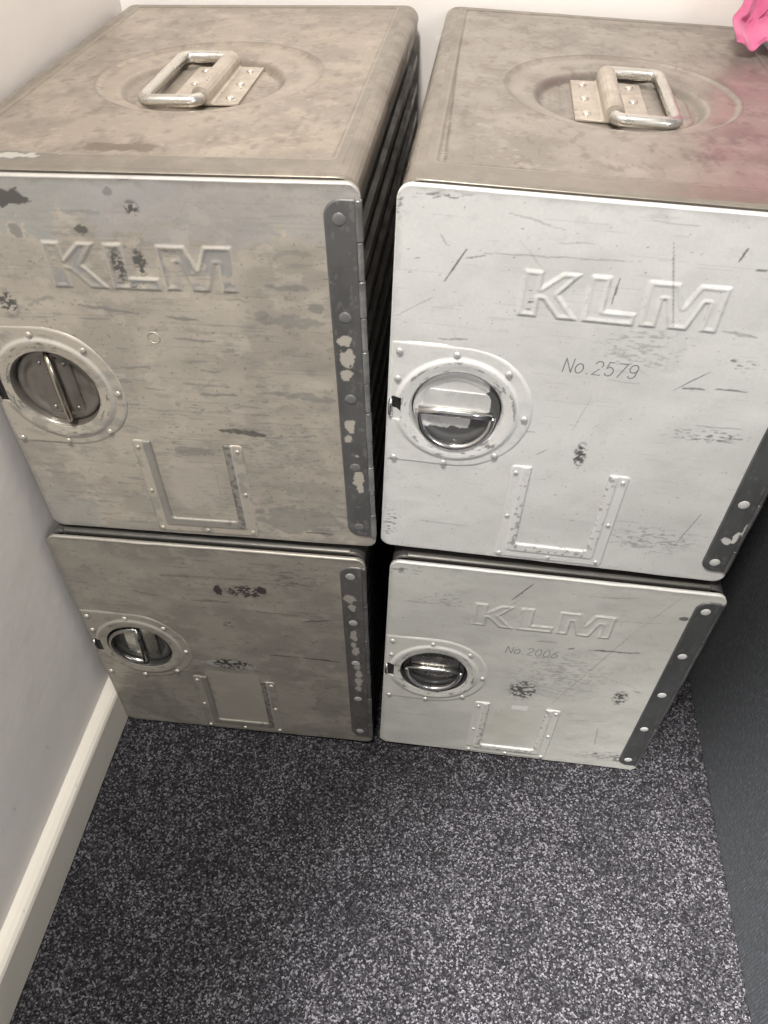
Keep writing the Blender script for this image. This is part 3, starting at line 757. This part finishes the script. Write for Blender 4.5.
# ------------------------------------------------------------------ materials
M = {}
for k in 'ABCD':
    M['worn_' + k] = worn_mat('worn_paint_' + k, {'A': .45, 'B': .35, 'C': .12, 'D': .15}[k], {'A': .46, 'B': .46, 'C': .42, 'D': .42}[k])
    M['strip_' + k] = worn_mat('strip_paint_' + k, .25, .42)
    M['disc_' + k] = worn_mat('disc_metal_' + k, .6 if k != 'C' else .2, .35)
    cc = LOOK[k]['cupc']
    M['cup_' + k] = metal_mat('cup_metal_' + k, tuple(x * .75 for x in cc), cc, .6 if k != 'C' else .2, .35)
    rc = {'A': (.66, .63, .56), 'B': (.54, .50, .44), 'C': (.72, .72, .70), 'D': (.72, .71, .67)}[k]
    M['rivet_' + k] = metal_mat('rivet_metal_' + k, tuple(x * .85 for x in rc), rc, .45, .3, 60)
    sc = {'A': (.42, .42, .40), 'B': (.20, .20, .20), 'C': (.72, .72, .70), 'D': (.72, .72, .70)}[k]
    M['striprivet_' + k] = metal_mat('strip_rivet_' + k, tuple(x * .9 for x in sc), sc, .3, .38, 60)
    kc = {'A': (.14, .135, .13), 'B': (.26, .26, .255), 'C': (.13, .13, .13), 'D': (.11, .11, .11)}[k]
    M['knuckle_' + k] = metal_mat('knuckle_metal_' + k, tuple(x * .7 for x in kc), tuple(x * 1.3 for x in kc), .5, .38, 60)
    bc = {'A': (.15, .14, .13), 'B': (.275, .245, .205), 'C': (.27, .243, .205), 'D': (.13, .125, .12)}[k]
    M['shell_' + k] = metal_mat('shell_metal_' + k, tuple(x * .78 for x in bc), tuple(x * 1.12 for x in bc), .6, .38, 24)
    M['handle_' + k] = metal_mat('latch_steel_' + k, (.34, .33, .31), (.46, .45, .43), 1.0, .25, 40)
    M['carry_' + k] = metal_mat('carry_steel_' + k, (.55, .53, .49), (.62, .60, .55), .9, .30, 18)
    M['plate_' + k] = metal_mat('plate_metal_' + k, (.42, .37, .31), (.56, .51, .44), .6, .38, 60)
    M['rivet_top_' + k] = metal_mat('top_rivet_' + k, (.60, .56, .49), (.70, .66, .58), .8, .28, 60)
M['top'] = worn_mat('top_patina', .55, .40)
M['bright'] = metal_mat('bright_steel', (.72, .71, .69), (.84, .83, .81), 1.0, .16, 40, rvar=.05)
M['bail_B'] = metal_mat('brassy_steel', (.50, .44, .35), (.66, .60, .50), 1.0, .22, 40, rvar=.05)
M['web'] = metal_mat('dark_side_web', (.035, .034, .032), (.06, .058, .054), .3, .5, 30)  # web coloured dark to deepen the shade in the gap between stacks
M['black'] = metal_mat('slot_black', (.012, .012, .012), (.02, .02, .02), .0, .5, 40)
M['ink'] = metal_mat('stamp_ink', (.15, .15, .145), (.30, .30, .29), .0, .6, 200)

# ------------------------------------------------------------------ the four containers
PLACE = {   # corner x, corner y, turn, lean, lift, level
    'A': (0.0000, 0.0000, 0.0000, 0.0234, -0.0003, 0), 'B': (0.0015, 0.0093, -0.0038, 0.0357, 0.0004, 1),
    'C': (0.2880, 0.0127, -0.0071, -0.0232, 0.0019, 1), 'D': (0.2909, 0.0039, 0.0027, -0.0213, -0.0019, 0)}
LABEL = {
    'A': 'brownish grey galley box on the carpet, under the top left box beside the wall',
    'B': 'worn beige galley box with grey patches in its KLM letters, top of left stack',
    'C': 'white silver galley box stamped No.2579, top of the right stack',
    'D': 'off-white galley box stamped No.2006, on the carpet in the right stack'}
roots = {}
for k, (x, y, r, t, lz, lv) in PLACE.items():
    e = bpy.data.objects.new('galley_container', None); link(e)
    h = BW / 2000
    e.location = (x + h * math.cos(r), y + h * math.sin(r), lv * RISE + lz)
    e.rotation_euler = (0, -t, r); e.empty_display_size = .05
    tag(e, LABEL[k], 'storage box', 'galley containers in two stacks')
    roots[k] = e
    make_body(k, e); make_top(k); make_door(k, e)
    if k in 'BC': make_carry_handle(k, e)

# ------------------------------------------------------------------ room
WX = -.0135; WY = .4165; FX = .6535
def quadbox(name, x0, x1, y0, y1, z0, z1, mat, kind='structure', bevel=0):
    vs = [(x, y, z) for z in (z0, z1) for (x, y) in ((x0, y0), (x1, y0), (x1, y1), (x0, y1))]
    fs = [(3, 2, 1, 0), (4, 5, 6, 7), (0, 1, 5, 4), (1, 2, 6, 5), (2, 3, 7, 6), (3, 0, 4, 7)]
    o = mesh_obj(name, vs, fs, mat, None, False)
    if kind: o['kind'] = kind
    if bevel:
        md = o.modifiers.new('edge', 'BEVEL'); md.width = bevel; md.segments = 4
    return o

def wall_mat(name, c0, c1, b=.25):
    m, nt, bs = new_mat(name)
    n = noise(nt, 5, 5); r = ramp(nt, n.outputs[0], [(.35, c0), (.7, c1)])
    # scuffs: sparse small dark nicks
    n2 = noise(nt, 60, 3, .6, stretch=(1, 1, .45)); s = ramp(nt, n2.outputs[0], [(.70, (1, 1, 1)), (.76, (.62, .60, .57))])
    mx = nt.nodes.new('ShaderNodeMix'); mx.data_type = 'RGBA'; mx.blend_type = 'MULTIPLY'; mx.inputs[0].default_value = .7
    nt.links.new(r.outputs[0], mx.inputs[6]); nt.links.new(s.outputs[0], mx.inputs[7]); nt.links.new(mx.outputs[2], bs.inputs['Base Color'])
    bs.inputs['Roughness'].default_value = .5
    n3 = noise(nt, 22, 6, .5); bump(nt, bs, n3.outputs[0], b, .004)
    return m
m_wall = wall_mat('painted_wall', (.83, .785, .745), (.88, .84, .80))
m_skirt = wall_mat('skirting_gloss', (.66, .62, .54), (.72, .685, .61), .12)
quadbox('wall_left', WX - .1, WX, -2.2, WY + .1, 0, 2.4, m_wall)
quadbox('wall_back', WX, 2.4, WY, WY + .1, 0, 2.4, m_wall)

# carpet: cut pile, fine tufts in the mesh near the camera plus grain in the material
mc, nt, b = new_mat('carpet_pile')
v1 = nt.nodes.new('ShaderNodeTexVoronoi'); v1.inputs['Scale'].default_value = 620
tc = nt.nodes.new('ShaderNodeTexCoord'); nt.links.new(tc.outputs['Object'], v1.inputs['Vector'])
sep = nt.nodes.new('ShaderNodeSeparateColor'); nt.links.new(v1.outputs['Color'], sep.inputs[0])
lay = noise(nt, 14, 4, .6)                                        # shading of pile lying this way and that, put into the colour
ad = nt.nodes.new('ShaderNodeMath'); ad.operation = 'MULTIPLY_ADD'; ad.inputs[1].default_value = .38
nt.links.new(lay.outputs[0], ad.inputs[0]); nt.links.new(sep.outputs[0], ad.inputs[2])
sb = nt.nodes.new('ShaderNodeMath'); sb.operation = 'SUBTRACT'; sb.inputs[1].default_value = .19
nt.links.new(ad.outputs[0], sb.inputs[0])
r = ramp(nt, sb.outputs[0], [(.10, (.004, .0038, .0046)), (.50, (.015, .0142, .0168)), (.80, (.050, .048, .055)), (.98, (.15, .146, .162))])
nt.links.new(r.outputs[0], b.inputs['Base Color']); b.inputs['Roughness'].default_value = .9
b.inputs['Sheen Weight'].default_value = .05; b.inputs['Specular IOR Level'].default_value = .2
bump(nt, b, v1.outputs['Distance'], 1.0, .0015)
xs = np.linspace(WX, .70, 400); ys = np.linspace(-.62, .42, 560)
X, Y = np.meshgrid(xs, ys, indexing='ij')
Z = (rng.rand(*X.shape) ** 2) * .0022 - .0022 + (fbm(X * 9, Y * 9, 2, 3) - .5) * .002 - .0005
co = np.stack([X, Y, Z], -1).reshape(-1, 3)
idx = np.arange(X.size).reshape(X.shape)
F = np.stack([idx[:-1, :-1], idx[1:, :-1], idx[1:, 1:], idx[:-1, 1:]], -1).reshape(-1, 4)
ex = [(WX, -2.2, -.001), (2.4, -2.2, -.001), (2.4, -.62, -.001), (WX, -.62, -.001), (.70, -.62, -.001), (.70, .42, -.001), (2.4, .42, -.001)]
k0 = len(co); co = np.concatenate([co, np.array(ex)])
allf = [tuple(int(i) for i in f) for f in F] + [(k0, k0 + 1, k0 + 2, k0 + 4, k0 + 3), (k0 + 4, k0 + 2, k0 + 6, k0 + 5)]
fl = mesh_obj('floor', co.tolist(), allf, mc, None, True); fl['kind'] = 'structure'

# skirting board along the left wall: flat face, rounded top
prof = [(WX, 0), (.0, 0), (.0, .0490), (-.0012, .0525), (-.0040, .0555), (-.0085, .0580), (WX, .0600)]
vs = []; ys = np.linspace(-2.2, WY, 60)
for y in ys:
    for (x, z) in prof: vs.append((x + (0 if x == WX else .0004 * math.sin(y * 23)), y, z))
n = len(prof); fs = []
for k in range(len(ys) - 1):
    for q in range(n): fs.append((k * n + q, k * n + (q + 1) % n, (k + 1) * n + (q + 1) % n, (k + 1) * n + q))
fs.append(tuple(range(n))[::-1]); fs.append(tuple((len(ys) - 1) * n + q for q in range(n)))
bb = mesh_obj('baseboard_left', vs, fs, m_skirt, None, False); bb['kind'] = 'structure'

# upholstered furniture side on the right: woven charcoal cloth
mf, nt, b = new_mat('charcoal_weave')
tc = nt.nodes.new('ShaderNodeTexCoord')
def wave(direction, scale, dist):
    w = nt.nodes.new('ShaderNodeTexWave'); w.bands_direction = direction; w.inputs['Scale'].default_value = scale
    w.inputs['Distortion'].default_value = dist; w.inputs['Detail'].default_value = 2
    nt.links.new(tc.outputs['Object'], w.inputs['Vector']); return w
wy = wave('Y', 95, 2.0); wz = wave('Z', 95, 2.0)
mul = nt.nodes.new('ShaderNodeMath'); mul.operation = 'MULTIPLY'
nt.links.new(wy.outputs[0], mul.inputs[0]); nt.links.new(wz.outputs[0], mul.inputs[1])
nz = noise(nt, 190, 3, .7, stretch=(3, 3, .55)); nz2 = noise(nt, 190, 3, .7, stretch=(1.5, .55, 3))
a1 = nt.nodes.new('ShaderNodeMath'); a1.operation = 'ADD'; nt.links.new(nz.outputs[0], a1.inputs[0]); nt.links.new(nz2.outputs[0], a1.inputs[1])
a2 = nt.nodes.new('ShaderNodeMath'); a2.operation = 'MULTIPLY_ADD'; a2.inputs[1].default_value = .20
nt.links.new(mul.outputs[0], a2.inputs[0]); nt.links.new(a1.outputs[0], a2.inputs[2])
r = ramp(nt, a2.outputs[0], [(.60, (.004, .006, .010)), (.74, (.020, .026, .034)), (.88, (.060, .071, .086)), (1.0, (.17, .19, .215))])
sc = nt.nodes.new('ShaderNodeMath'); sc.operation = 'MULTIPLY'; sc.inputs[1].default_value = .70
nt.links.new(a2.outputs[0], sc.inputs[0]); nt.links.new(sc.outputs[0], r.inputs[0])
nt.links.new(r.outputs[0], b.inputs['Base Color']); b.inputs['Roughness'].default_value = .8
b.inputs['Sheen Weight'].default_value = .08
bump(nt, b, a2.outputs[0], .7, .0012)
so = bpy.data.objects.new('upholstered_bed_base', None); link(so); so.location = (FX, -.6, 0)
so['label'] = 'charcoal woven cloth side of a bed or sofa standing right of the boxes'; so['category'] = 'furniture'
def ubox(name, x0, x1, y0, y1, z0, z1, mat, bev):
    o = quadbox(name, x0 - FX, x1 - FX, y0 + .6, y1 + .6, z0, z1, mat, None, bev); o.parent = so; return o
ubox('base', FX, 1.75, -1.9, .405, -.006, .40, mf, .006)
ubox('mattress', FX + .012, 1.74, -1.89, .40, .40, .56, mf, .03)

# pink cloth hanging down by the back wall on to the corner of the right-hand stack
mp, nt, b = new_mat('pink_cloth')
n = noise(nt, 30, 4); r = ramp(nt, n.outputs[0], [(.3, (.44, .085, .185)), (.7, (.56, .135, .26))])
nt.links.new(r.outputs[0], b.inputs['Base Color']); b.inputs['Roughness'].default_value = .8; b.inputs['Sheen Weight'].default_value = .3
n2 = noise(nt, 900, 2); bump(nt, b, n2.outputs[0], .3, .0005)
NU, NT = 300, 170; vs = []; fs = []
for side in (0, 1):
    for i in range(NU):
        s = i / (NU - 1)
        for j in range(NT):
            t = j / (NT - 1)                                   # 0 hem, 1 top
            g = math.exp(-t * 9)                               # crumpling is strongest at the hem
            z = .6205 + .40 * t ** 1.15 + .0035 * g * (1 + math.sin(s * 70 + 1)) + .012 * s * g
            xl = .5400 + .004 * math.sin(min(t * 11, 1.57)) + .02 * t - .0055 * math.exp(-((t - .045) / .03) ** 2)
            x = xl + s * (.26 - .05 * t)
            fold = (math.sin(s * 15 + 1.4 * math.sin(t * 5) + t * 4 + .6) * .008 + math.sin(s * 118 + t * 12 + 2 * math.sin(t * 20)) * .0030 * min(1, s * 30) * (1 - .75 * g)
                    + math.sin(s * 230 - t * 30 + 2.0) * .0010 + (math.sin(s * 95 + t * 120) * .0022 + math.sin(s * 170 - t * 210 + 2) * .0010) * g)
            y = .306 + .070 * (1 - math.exp(-t * 7)) + fold * (.6 + .4 * min(1, t * 5)) + .05 * s
            y -= math.exp(-((t - .022) / .014) ** 2) * .006 - math.exp(-((t - .05) / .012) ** 2) * .005
            y = min(y, .402)
            th = .0012 + (.0045 * math.sin(math.pi * min(1, s * 22)) if s < .045 else .0015)
            vs.append((x, y + (th if side else -th), z))

def ci(side, i, j): return side * NU * NT + i * NT + j
for i in range(NU - 1):
    for j in range(NT - 1):
        fs.append((ci(0, i, j), ci(0, i + 1, j), ci(0, i + 1, j + 1), ci(0, i, j + 1)))
        fs.append((ci(1, i, j), ci(1, i, j + 1), ci(1, i + 1, j + 1), ci(1, i + 1, j)))
for i in range(NU - 1):
    for j in (0, NT - 1): fs.append((ci(0, i, j), ci(1, i, j), ci(1, i + 1, j), ci(0, i + 1, j)))
for j in range(NT - 1):
    for i in (0, NU - 1): fs.append((ci(0, i, j), ci(0, i, j + 1), ci(1, i, j + 1), ci(1, i, j)))
pc = mesh_obj('cloth', vs, fs, mp, None, True)
tag(pc, 'bright pink crumpled cloth hanging over the back corner of the right stack', 'cloth')

# ------------------------------------------------------------------ light
def area(name, loc, target, size, energy, color):
    l = bpy.data.lights.new(name, 'AREA'); l.shape = 'DISK'; l.size = size; l.energy = energy; l.color = color
    o = bpy.data.objects.new(name, l); link(o); o.location = loc
    o.rotation_euler = (Vector(target) - Vector(loc)).to_track_quat('-Z', 'Y').to_euler(); return o
area('ceiling_light', (.19, -.66, 2.0), (.3, -.1, .3),   .16, 33, (1.0, .955, .90))
l = bpy.data.lights.new('added_carpet_spot', 'SPOT'); l.energy = 1300; l.spot_size = math.radians(22); l.spot_blend = 1.0; l.shadow_soft_size = .06; l.color = (1, .97, .94)  # spot added to brighten the carpet at front right, no known lamp there
o = bpy.data.objects.new('added_carpet_spot', l); link(o); o.location = (.25, -.80, 2.35)
o.rotation_euler = (Vector((.60, -.36, 0)) - Vector(o.location)).to_track_quat('-Z', 'Y').to_euler()
area('added_fill_light', (1.5, -2.0, 1.5), (0, -.1, .45),   .9, 12, (.97, .97, 1.0))  # unseen fill, added to lift the left wall and the doors
w = bpy.data.worlds.new('World'); SC.world = w; w.use_nodes = True
bg = w.node_tree.nodes['Background']; bg.inputs[0].default_value = (1.0, .975, .95, 1); bg.inputs[1].default_value = .42

# ------------------------------------------------------------------ camera
def camera():
    yaw, pitch, roll = -.1013, .8024, .0181
    cy, sy = math.cos(yaw), math.sin(yaw)
    f = Vector((sy * math.cos(pitch), cy * math.cos(pitch), -math.sin(pitch)))
    rt = Vector((cy, -sy, 0)); up = rt.cross(f)
    r_ = rt * math.cos(roll) + up * math.sin(roll); u_ = -rt * math.sin(roll) + up * math.cos(roll)
    cam = bpy.data.cameras.new('camera'); o = bpy.data.objects.new('camera', cam); link(o)
    mw = Matrix((r_, u_, -f)).transposed().to_4x4(); mw.translation = Vector((.3384, -.4431, .8064)); o.matrix_world = mw
    cam.sensor_fit = 'VERTICAL'; cam.sensor_height = 24; cam.lens = 790.38 / 1024 * 24
    cam.shift_x = -.67 / 1024; cam.shift_y = 20.59 / 1024
    cam.clip_start = .02
    SC.camera = o
camera()
SC.view_settings.view_transform = 'Standard'; SC.view_settings.look = 'None'
SC.view_settings.gamma = 1; SC.view_settings.use_curve_mapping = False; SC.view_settings.exposure = 0
